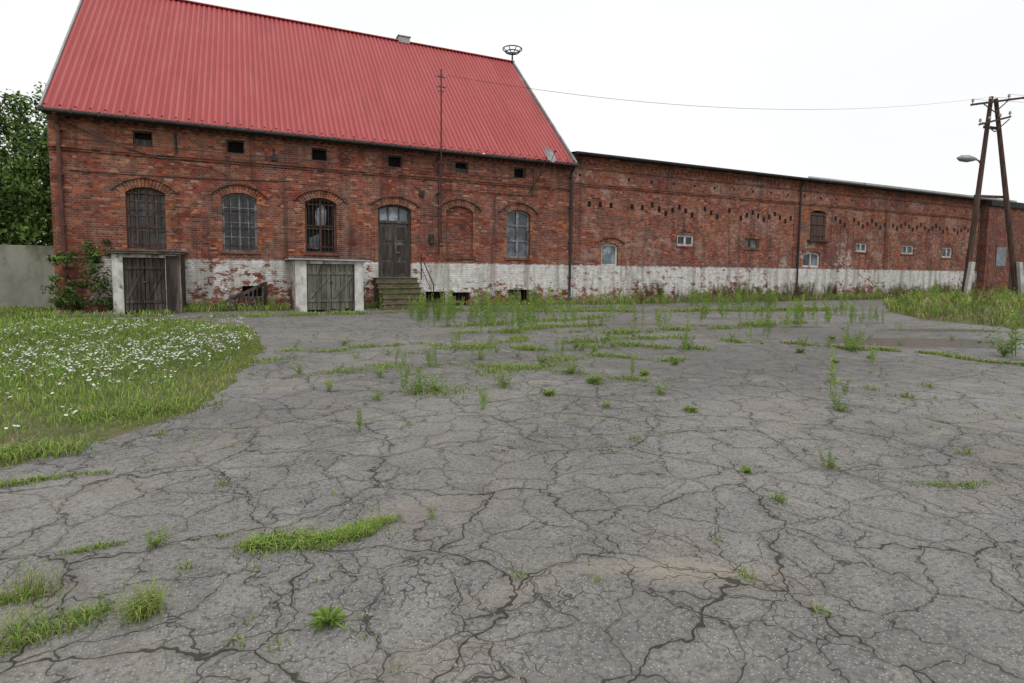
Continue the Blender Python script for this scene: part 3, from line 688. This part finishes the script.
n=11000; P=np.stack([rng.uniform(-12,-1,n),rng.uniform(-15,-3,n)],1); e_=segdist(P,PA[:len(PA)-4])
dens=np.exp(-((P[:,0]+3.0)/2.4)**2)*np.exp(-((P[:,1]+9.9)/3.0)**2)*1.1+.05
dens*=np.clip(.5+1.0*vnoise(P,1.9,5),.04,1.3)
ok=(~inpoly(P,PA))&(rng.random(n)<dens)&(e_>.12); P=P[ok]; n=len(P)
V=[];T=[];C=[];k8=6
for i in range(n):
    hc=rng.uniform(.14,.28); m_=rng.integers(2,7)
    for j in range(m_):
        c0=np.array([P[i,0]+rng.normal(0,.024),P[i,1]+rng.normal(0,.024),hc+rng.normal(0,.012)]); tl=rng.uniform(-.6,.6,2); r=rng.uniform(.008,.016); o=len(V)
        V.append(c0+[0,0,.004]); C.append((.62,.60,.5)); w_=rng.uniform(.55,.78)
        for k in range(k8):
            a=2*np.pi*k/k8; V.append(c0+[r*np.cos(a),r*np.sin(a),r*(tl[0]*np.cos(a)+tl[1]*np.sin(a))]); C.append((w_,w_,w_*.95))
        for k in range(k8): T.append((o,o+1+k,o+1+(k+1)%k8))
    o=len(V); V+= [c0-[.004,0,0],c0+[.004,0,0],np.array([P[i,0],P[i,1],0])]; C+=[(.1,.18,.04)]*3; T.append((o,o+1,o+2))
npmesh('lawn_flowers',np.array(V),np.array(T),np.array(C),m_flower)
def proto(kind,seed):
    r=np.random.default_rng(seed); V=[];T=[];C=[]
    def leaf(p,d,up,L,w,c):
        d=d/np.linalg.norm(d); s=np.cross(d,[0,0,1.]); s/=np.linalg.norm(s)+1e-9; o=len(V)
        mid=p+d*L*.5+np.array([0,0,up*L*.4]); tip=p+d*L+np.array([0,0,up*L*.4-L*.25])
        V.extend([p,mid+s*w/2,mid-s*w/2,tip]); C.extend([c*.8,c,c*.95,c*1.1]); T.extend([(o,o+1,o+3),(o,o+3,o+2)])
    def stem(p0,p1,rad,c):
        o=len(V)
        for p,rr in ((p0,rad),(p1,rad*.4)):
            for k in range(3):
                a=2*np.pi*k/3; V.append(p+np.array([rr*np.cos(a),rr*np.sin(a),0])); C.append(c)
        for k in range(3):
            k2=(k+1)%3; T.extend([(o+k,o+k2,o+3+k2),(o+k,o+3+k2,o+3+k)])
    g=np.array([.23,.345,.075])
    if kind=='tall':
        for s in range(r.integers(1,4)):
            b0=np.array([r.normal(0,.06),r.normal(0,.06),0]); hgt=r.uniform(.6,1.); top=b0+np.array([r.normal(0,.1),r.normal(0,.1),hgt])
            stem(b0,top,.009,g*.8)
            for k in range(44):
                t=k/44; p=b0+(top-b0)*(t*.94+.06); a=k*2.4+r.normal(0,.3); L=.13*(1-.5*t)*r.uniform(.6,1.3)*(0.5 if t<.15 else 1)
                leaf(p,np.array([np.cos(a),np.sin(a),r.uniform(.2,1.1)]),r.uniform(.3,.9),L,.021,g*r.uniform(.7,1.35)*(np.array([1.3,1.1,.9]) if t>.8 else 1))
    elif kind=='bushy':
        for s in range(11):
            a0=r.uniform(0,6.28); sp=r.uniform(.15,.75); top=np.array([np.cos(a0)*sp,np.sin(a0)*sp,r.uniform(.3,1.)]); stem(np.zeros(3),top,.007,g*.8)
            for k in range(18):
                t=.15+.85*k/18; p=top*t; a=k*2.4+r.normal(0,.3); leaf(p,np.array([np.cos(a),np.sin(a),r.uniform(0,.6)]),r.uniform(.1,.7),.13*r.uniform(.5,1.2),.035,g*r.uniform(.65,1.35))
    elif kind=='rosette':
        for k in range(34):
            a=k*2.4; leaf(np.array([0,0,.02]),np.array([np.cos(a),np.sin(a),r.uniform(.1,1.2)]),r.uniform(.2,.9),r.uniform(.4,.75),.10,g*r.uniform(.7,1.3))
    elif kind=='dry':
        for s in range(7):
            top=np.array([r.normal(0,.2),r.normal(0,.2),r.uniform(.6,1.)]); stem(np.zeros(3),top,.01,np.array([.16,.10,.06]))
            for k in range(26):
                t=.3+.7*k/26; a=k*2.4; leaf(top*t,np.array([np.cos(a),np.sin(a),.6]),.5,.10,.03,np.array([.2,.13,.08])*r.uniform(.6,1.4))
    return np.array(V),np.array(T),np.array(C)
PR={k:[proto(k,s) for s in range(7)] for k in ('tall','bushy','rosette','dry')}
def put(parts,kind,x,y,s,z=0.,tint=1.):
    v,t,c=PR[kind][rng.integers(0,7)]; a=rng.uniform(0,6.28); ca,sa=np.cos(a),np.sin(a); w=s*rng.uniform(.85,1.25)
    vv=np.column_stack([(v[:,0]*ca-v[:,1]*sa)*w+x,(v[:,0]*sa+v[:,1]*ca)*w+y,v[:,2]*s+z]); parts.append((vv,t,c*tint*rng.uniform(.8,1.2)))
parts=[]
def strip(x0,y0,x1,y1,width,h,dens,dry=.12,z0=0.):
    L=math.hypot(x1-x0,y1-y0); n=int(L*dens); t=rng.random(n)
    wob=.12*min(L,1.5)*(np.sin(t*L*2.1+x0*5)+.6*np.sin(t*L*5.3+y0*3)); nx,ny=-(y1-y0)/L,(x1-x0)/L
    P=np.column_stack([x0+(x1-x0)*t+nx*wob,y0+(y1-y0)*t+ny*wob])
    cl_=np.clip(.4+1.1*vnoise(P*3,2.,int(abs(x0*97))),.0,1.)*np.minimum(1,np.minimum(t,1-t)*6+.25); k=rng.random(n)<cl_; P=P[k];cl_=cl_[k];n=len(P)
    if n==0: return
    d=np.linalg.norm(P-cam,axis=1); P=P+rng.normal(0,width,(n,2))*(.4+.6*cl_[:,None])
    parts.append(blades(np.column_stack([P,np.full(n,z0)]),h*rng.uniform(.3,1.2,n)*(.5+.5*cl_),np.clip(.0012*d,.0032,.02)*rng.uniform(.7,1.3,n),1.2,gcol(n,dry)))
for s in [(-2.3,-15.68,-1.40,-15.72,.045,.07,2600),(-.05,-17.2,.35,-17.12,.04,.07,4000),(.1,-17.12,.5,-17.1,.035,.06,3000),(-1.6,-16.74,-1.27,-16.74,.03,.06,2500),(-1.25,-16.79,-.96,-16.82,.025,.045,1800),
 (-.64,-16.90,-.45,-16.89,.03,.05,2000),(-1.5,-17.08,-1.1,-17.16,.04,.08,3600),(-1.3,-17.52,-.85,-17.42,.06,.09,6000),(2.10,-17.52,2.67,-17.67,.03,.045,3200),(3.84,-17.86,4.52,-18.17,.035,.035,1200),
 (-2.6,-15.0,-1.8,-15.15,.12,.12,2500),(-2.44,-13.92,-1.3,-14.1,.2,.12,2500),(-.63,-10.35,2.09,-10.39,.12,.1,900),(2.09,-10.39,4.18,-11.97,.12,.12,1000),(4.18,-11.97,5.8,-13.6,.1,.1,900),(2.85,-9.05,7.39,-8.27,.2,.14,900),(10.18,-13.74,11.10,-15.59,.08,.09,1500),(11.1,-15.59,11.5,-17,.08,.09,1300),
 (8.35,-11.69,9.42,-12.81,.12,.12,900),(9.4,-12.8,10.2,-13.7,.1,.1,900),(4.9,-11.6,7.1,-12.6,.14,.12,900),(-.4,-12.6,.6,-12.4,.12,.08,700),(.6,-12.2,2.2,-12.6,.16,.08,900),(2.2,-12.6,3.6,-13.6,.16,.1,900),(3.3,-13.2,4.1,-14.6,.12,.09,900),(1.0,-14.0,2.3,-14.3,.14,.09,800),(5.2,-9.6,9.,-10.2,.18,.14,800),(9,-10.2,14.,-9.4,.18,.14,700),(-4.0,-3.4,4,-2.6,.2,.14,500),(4,-2.6,12,-5.,.25,.16,700),(12,-5,20,-6.4,.3,.2,700),(-1,-11.5,0,-11.0,.2,.1,700),(1.5,-11.4,4.5,-10.2,.18,.12,800),(2,-13.2,4.4,-12.9,.18,.09,800),(3,-7.5,9,-6.5,.25,.16,500),(4.5,-10.9,8,-11.2,.15,.12,600)]:
    strip(*s)
n=1800; t=rng.random(n); P=np.column_stack([-.36+.62*t,-17.06-.1*t+.02*np.sin(t*9)])+rng.normal(0,1,(n,2))*np.array([.045,.04])*(np.where((t>.12)&(t<.5),1.3,.5)+.3*np.sin(t*23))[:,None]
parts.append(blades(np.column_stack([P,np.zeros(n)]),rng.uniform(.015,.065,n),rng.uniform(.004,.008,n),1.4,gcol(n,.08,yel=.3)))
CL=[(-.82,-16.87),(-.60,-17.16),(2.79,-17.70),(2.62,-16.39),(2.97,-17.28),(3.65,-17.44),(1.23,-17.97),(.90,-17.81),(3.71,-15.88),(2.93,-15.43),(5.27,-16.44),(5.01,-17.66),(.81,-15.31),(-.61,-16.14),(-1.31,-14.82),(2.22,-14.21),(2.58,-14.76),(3.88,-15.18),(3.46,-14.48),(4.02,-14.37),(1.94,-18.21),(2.05,-18.51),(6.65,-15.91),(6.63,-16.32),(7.48,-16.09),(2.06,-17.90)]
for (x,y) in CL:
    d=math.hypot(x,y+19.9); n=int(rng.uniform(20,60)); P=np.array([[x,y]])+rng.normal(0,.005*d+.01,(n,2))
    parts.append(blades(np.column_stack([P,np.zeros(n)]),rng.uniform(.3,1,n)*(.02+.010*d),np.full(n,.0010*d+.001),1.2,gcol(n,.2)))
for cx,cy,nn,hh_,sp in ((-.70,-17.46,300,.13,.035),(-1.22,-17.12,120,.13,.05),(-1.12,-17.45,160,.12,.05)):
    P=np.array([[cx,cy]])+rng.normal(0,sp,(nn,2)); parts.append(blades(np.column_stack([P,np.zeros(nn)]),hh_*rng.uniform(.3,1.2,nn),np.full(nn,.0032),1.2,gcol(nn,.2)))
    P=np.array([[cx,cy]])+rng.normal(0,sp,(14,2)); parts.append(blades(np.column_stack([P,np.zeros(14)]),rng.uniform(.15,.26,14),np.full(14,.0022),.5,gcol(14,.8)))
n=2000; P=np.stack([rng.uniform(-2,9,n),rng.uniform(-18.4,-11,n)],1); k=rng.random(n)<np.clip(vnoise(P,2.2,31)*1.6-.1,0,1); P=P[k]
for x,y in P:
    m_=int(rng.integers(3,9)); Q=np.array([[x,y]])+rng.normal(0,.02,(m_,2)); parts.append(blades(np.column_stack([Q,np.zeros(m_)]),rng.uniform(.012,.05,m_),np.full(m_,.006),1.2,gcol(m_,.35)))
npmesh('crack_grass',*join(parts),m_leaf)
parts=[]
put(parts,'rosette',.03,-17.81,.12); put(parts,'bushy',-.82,-16.87,.13); put(parts,'bushy',2.79,-17.7,.11); put(parts,'tall',3.65,-17.44,.18); put(parts,'bushy',3.65,-17.46,.13);put(parts,'rosette',2.97,-17.28,.08)
put(parts,'tall',.62,-17.12,.12); put(parts,'tall',6.0,-16.0,.3)
for x,y,s,k in [(.13,-13.68,.2,'bushy'),(-.24,-12.53,.22,'bushy'),(1.16,-14.05,.4,'bushy'),(1.0,-13.9,.45,'tall'),(1.35,-14.1,.3,'bushy'),(1.76,-14.75,.22,'bushy'),(2.22,-14.21,.3,'bushy'),(2.58,-14.76,.16,'rosette'),(.79,-13.09,.28,'bushy'),(3.39,-13.8,.28,'bushy'),(3.88,-15.18,.2,'bushy'),(3.46,-14.48,.22,'bushy'),(4.02,-14.37,.4,'tall'),(3.71,-15.88,.12,'rosette'),(2.93,-15.43,.12,'bushy'),(5.27,-16.44,.15,'bushy'),
 (4.40,-9.54,1.2,'tall'),(4.55,-9.4,1.0,'tall'),(2.46,-10.91,.5,'tall'),(6.79,-6.66,1.4,'tall'),(6.5,-9.2,.6,'tall'),(7.76,-9.59,.9,'tall'),(8.27,-9.75,.8,'tall'),(6.44,-12.73,.8,'tall'),(6.6,-12.6,.4,'bushy'),(14.35,-5.75,.9,'tall'),(8.76,-12.14,.45,'tall'),(9.79,-11.64,.7,'tall'),(11.27,-11.13,.9,'tall'),(9.53,-13.77,.4,'bushy'),(9.7,-13.6,.4,'bushy'),(5.76,-15.96,.65,'tall'),(5.4,-16.3,.2,'bushy'),(10.08,-13.31,.6,'tall'),(11.88,-15.25,1.0,'tall'),(11.6,-15.5,.7,'tall'),(11.75,-15.1,.6,'bushy'),
 (8.12,-7.66,.9,'tall'),(5.38,-5.6,.9,'tall'),(10.81,-8.47,.8,'tall'),(14.86,-9.03,.8,'tall'),(2.52,-12.26,.3,'bushy'),(3.29,-12.98,.3,'bushy'),(4.56,-11.86,.4,'bushy')]:
    put(parts,k,x,y,s)
n=3600; P=np.stack([rng.uniform(-.6,18,n),rng.uniform(-15.6,-3,n)],1); den=np.clip(.15+.9*vnoise(P,1.3,9),0,1)*np.exp(-((P[:,1]-(-12.0-.18*(P[:,0]-3)))/2.4)**2)*np.clip(1.2-P[:,0]/16,0.2,1)
for (x,y),dd in zip(P,den):
    if rng.random()<dd*.6:
        k=('tall','bushy','bushy','rosette')[rng.integers(0,4)]; put(parts,k,x,y,rng.uniform(.07,.22) if k!='tall' else rng.uniform(.2,.5))
n=900; P=np.stack([rng.uniform(2,19,n),rng.uniform(-10.5,-2,n)],1); den=np.clip(.1+1.2*vnoise(P,1.1,12),0,1)
for (x,y),dd in zip(P,den):
    if rng.random()<dd*.75: put(parts,'tall',x,y,rng.uniform(.3,1.05))
npmesh('yard_weeds',*join(parts),m_leaf)
parts=[]
def foot(x0,x1,y0,y1,n,h,dry):
    P=np.stack([rng.uniform(x0,x1,n),rng.uniform(y0,y1,n)],1); k=rng.random(n)<np.clip(.5+.8*vnoise(P,1.2,int(n)),.1,1); P=P[k]; m_=len(P)
    parts.append(blades(np.column_stack([P,np.zeros(m_)]),h*rng.uniform(.4,1.3,m_),rng.uniform(.015,.035,m_),.7,gcol(m_,dry)))
foot(-7.8,-4.2,-2.6,-1.6,1500,.22,.1);foot(-4.1,-.9,-1.2,-.1,1200,.28,.15);foot(1.7,10.9,-.9,-.08,2200,.24,.2);foot(11,45,-1.5,-.08,11000,.42,.35);foot(-3,12,-3.4,-2.2,1500,.14,.15)
for i in range(110): put(parts,'dry' if rng.random()<.3 else 'tall',rng.uniform(11.5,44),rng.uniform(-1.4,-.2),rng.uniform(.5,1.1))
for x in (14.9,15.6,20.2,20.9,24.6,25.2,26.1): put(parts,'dry',x,-.7,1.1)
for i in range(30): put(parts,'tall',rng.uniform(-4,10.9),rng.uniform(-1.,-.2),rng.uniform(.3,.8))
npmesh('wall_foot_weeds',*join(parts),m_leaf)
n=24000; P=np.stack([17.5+44*rng.random(n)**1.5,rng.uniform(-20,-.9,n)],1); ok=inpoly(P,bankp); P=P[ok]; n=len(P); z=bankh(P)
nz=vnoise(P,.8,4)
C=gcol(n,.28,yel=.8)*(1+.25*nz[:,None]); parts=[blades(np.column_stack([P,z]),(.36+.16*nz)*rng.uniform(.5,1.3,n),rng.uniform(.02,.045,n),.7,C)]
for i in range(130):
    q=np.array([[rng.uniform(18.5,40),rng.uniform(-15,-1.5)]])
    if inpoly(q,bankp)[0]: put(parts,'tall' if rng.random()<.75 else 'dry',q[0,0],q[0,1],rng.uniform(.5,1.1),float(bankh(q)[0]))
npmesh('bank_grass',*join(parts),m_leaf)
def leafcloud(centers,radii,n,size,base):
    idx=rng.integers(0,len(centers),n); u=rng.normal(0,1,(n,3)); u/=np.linalg.norm(u,axis=1)[:,None]; r=rng.random(n)**.5
    off=u*r[:,None]*radii[idx][:,None]*np.array([1,1,.8]); P=centers[idx]+off
    a=rng.normal(0,1,(n,3)); a/=np.linalg.norm(a,axis=1)[:,None]; b_=np.cross(a,rng.normal(0,1,(n,3))); b_/=np.linalg.norm(b_,axis=1)[:,None]
    s=(size*rng.uniform(.6,1.3,n))[:,None]; V=np.stack([P-a*s,P+b_*s*.5,P+a*s,P-b_*s*.5],1).reshape(-1,3); i=np.arange(n)[:,None]*4
    T=np.concatenate([i+np.array([[0,1,2]]),i+np.array([[0,2,3]])],0)
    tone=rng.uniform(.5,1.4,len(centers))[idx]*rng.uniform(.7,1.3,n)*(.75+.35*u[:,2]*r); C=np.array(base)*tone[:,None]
    return V,T,np.repeat(C,4,0)
def tree(x,y,H,Rc,n=6500):
    x,y=AF(x,y)
    e=empty('tree'); b=B(); th=H*.3; pts=[]
    b.cyl((x,y,-.1),(x+.1,y,th),.24,.17,10)
    b.cyl((x+.1,y,th),(x,y+.1,H*.8),.17,.06,8)
    for k in range(20):
        a=k*2.4; z0=th*.7+(H*.6)*(k/20); L=Rc*random.uniform(.6,1.)*(1-.3*k/20); st=Vector((x+.05,y,z0)); en=st+Vector((math.cos(a)*L,math.sin(a)*L,random.uniform(.15,.9)*L*.8))
        b.cyl(st,en,.07,.02,6); pts+= [en,st.lerp(en,.65)]
        for q in range(3):
            e2=en+Vector((random.gauss(0,.6),random.gauss(0,.6),random.gauss(.1,.6))); b.cyl(st.lerp(en,.6),e2,.025,.008,5); pts.append(e2)
    pts.append(Vector((x,y,H*.92)))
    b.done('trunk_and_limbs',[m_bark],e)
    c=np.array([tuple(p) for p in pts]); v=leafcloud(c,rng.uniform(.5,1.05,len(c)),n,.11,(.12,.205,.042)); npmesh('crown',*v,m_leaf,e)
tree(-12.8,12.5,10.8,3.6,11000); tree(-16.6,13.5,11.4,3.6,10000); tree(-21.5,14,11.6,3.4); tree(-11.0,9.2,9.4,2.3,8000)
tree(-14.6,9.5,7.2,2.6,7000); tree(-12.2,6.2,5.4,2.0,6000); tree(-15.5,6.6,5.2,2.2,6000)
c=np.array([(-7.3+random.gauss(0,.22),-.3+random.uniform(-.5,.2),random.uniform(.2,1.9)) for _ in range(26)]+[(-6.5+random.gauss(0,.35),-.25,random.uniform(.15,1.5)) for _ in range(18)]+[(-6.9+random.gauss(0,.25),-.12,random.uniform(1.6,2.4)) for _ in range(8)])
npmesh('ivy_shrub',*leafcloud(c,rng.uniform(.10,.3,len(c)),2800,.055,(.12,.19,.045)),m_leaf)
c=np.array([(rng.uniform(60,120),rng.uniform(5,45)-0,rng.uniform(.5,5)) for _ in range(90)]); v=leafcloud(c,rng.uniform(1.2,2.6,len(c)),9000,.4,(.06,.10,.035)); npmesh('distant_trees',*v,m_leaf)
# ------------------------------------------------------------------ bring grid coordinates into world metres
for nm in ('asphalt_yard','grass_bank','lawn_grass','lawn_flowers','crack_grass','yard_weeds','wall_foot_weeds','bank_grass','ivy_shrub','concrete_wall','distant_trees','loose_gravel'):
    me=bpy.data.objects[nm].data; n=len(me.vertices); a=np.empty(n*3,np.float32); me.vertices.foreach_get('co',a); a=a.reshape(-1,3)
    x=AX*a[:,0]+AK*a[:,1]+AB; a[:,1]*=AY; a[:,0]=x; me.vertices.foreach_set('co',a.ravel()); me.update()
for nm in ('brick_house','brick_warehouse_wing','stone_steps','hand_railing','leaning_slatted_hatch','roof_mast','satellite_dish','stork_nest_frame'):
    o=bpy.data.objects[nm]; o.location.x=AB; o.scale.x=AX
for e,dx in zip(sheds,(-.10,-.18)): e.location.x=AB+dx; e.scale.x=AX; e.scale.y=1.1
# ------------------------------------------------------------------ world, sun, camera
w=bpy.data.worlds.new('World'); sc.world=w; w.use_nodes=True; nt=w.node_tree; bg=nt.nodes['Background']
sky=node(nt,'ShaderNodeTexSky',sky_type='NISHITA',sun_disc=False); sky.sun_elevation=math.radians(52); sky.sun_rotation=math.radians(190)
sk=SCL(nt,sky.outputs[0],(.1,.1,.1))
nn=NO(nt,SCL(nt,node(nt,'ShaderNodeTexCoord').outputs['Generated'],(1.,1.,3.)),1.6,3,.55)
cloud=MIX(nt,nn,(.96,.965,.975),(1.08,1.08,1.08))
nt.links.new(MIX(nt,.93,sk,cloud),bg.inputs[0]); bg.inputs[1].default_value=1.03
sun=bpy.data.lights.new('sun','SUN'); sun.energy=1.0; sun.angle=math.radians(22); sun.color=(1,.97,.93); so=bpy.data.objects.new('sun',sun); link(so)
az=math.radians(190); el=math.radians(52); dirv=Vector((math.sin(az)*math.cos(el),math.cos(az)*math.cos(el),math.sin(el))); so.rotation_euler=dirv.to_track_quat('Z','Y').to_euler()
cd=bpy.data.cameras.new('camera'); co_=bpy.data.objects.new('camera',cd); link(co_); sc.camera=co_
FP=560.
cd.sensor_width=36; cd.lens=FP/1024*36; cd.shift_y=-29.4/1024; cd.clip_end=4000; cd.clip_start=.05
pt=math.atan(FP/7600); ro=.01
Fh=Vector((.4248,.9053,0)).normalized(); r0=Vector((Fh.y,-Fh.x,0)); Z=Vector((0,0,1))
fw=Fh*math.cos(pt)-Z*math.sin(pt); u0=Fh*math.sin(pt)+Z*math.cos(pt)
r1=r0*math.cos(ro)+u0*math.sin(ro); u1=u0*math.cos(ro)-r0*math.sin(ro)
mt=Matrix((r1,u1,-fw)).transposed().to_4x4(); mt.translation=(0,-22.7,1.5); co_.matrix_world=mt
sc.view_settings.view_transform='Standard'; sc.view_settings.look='None'; sc.view_settings.exposure=0
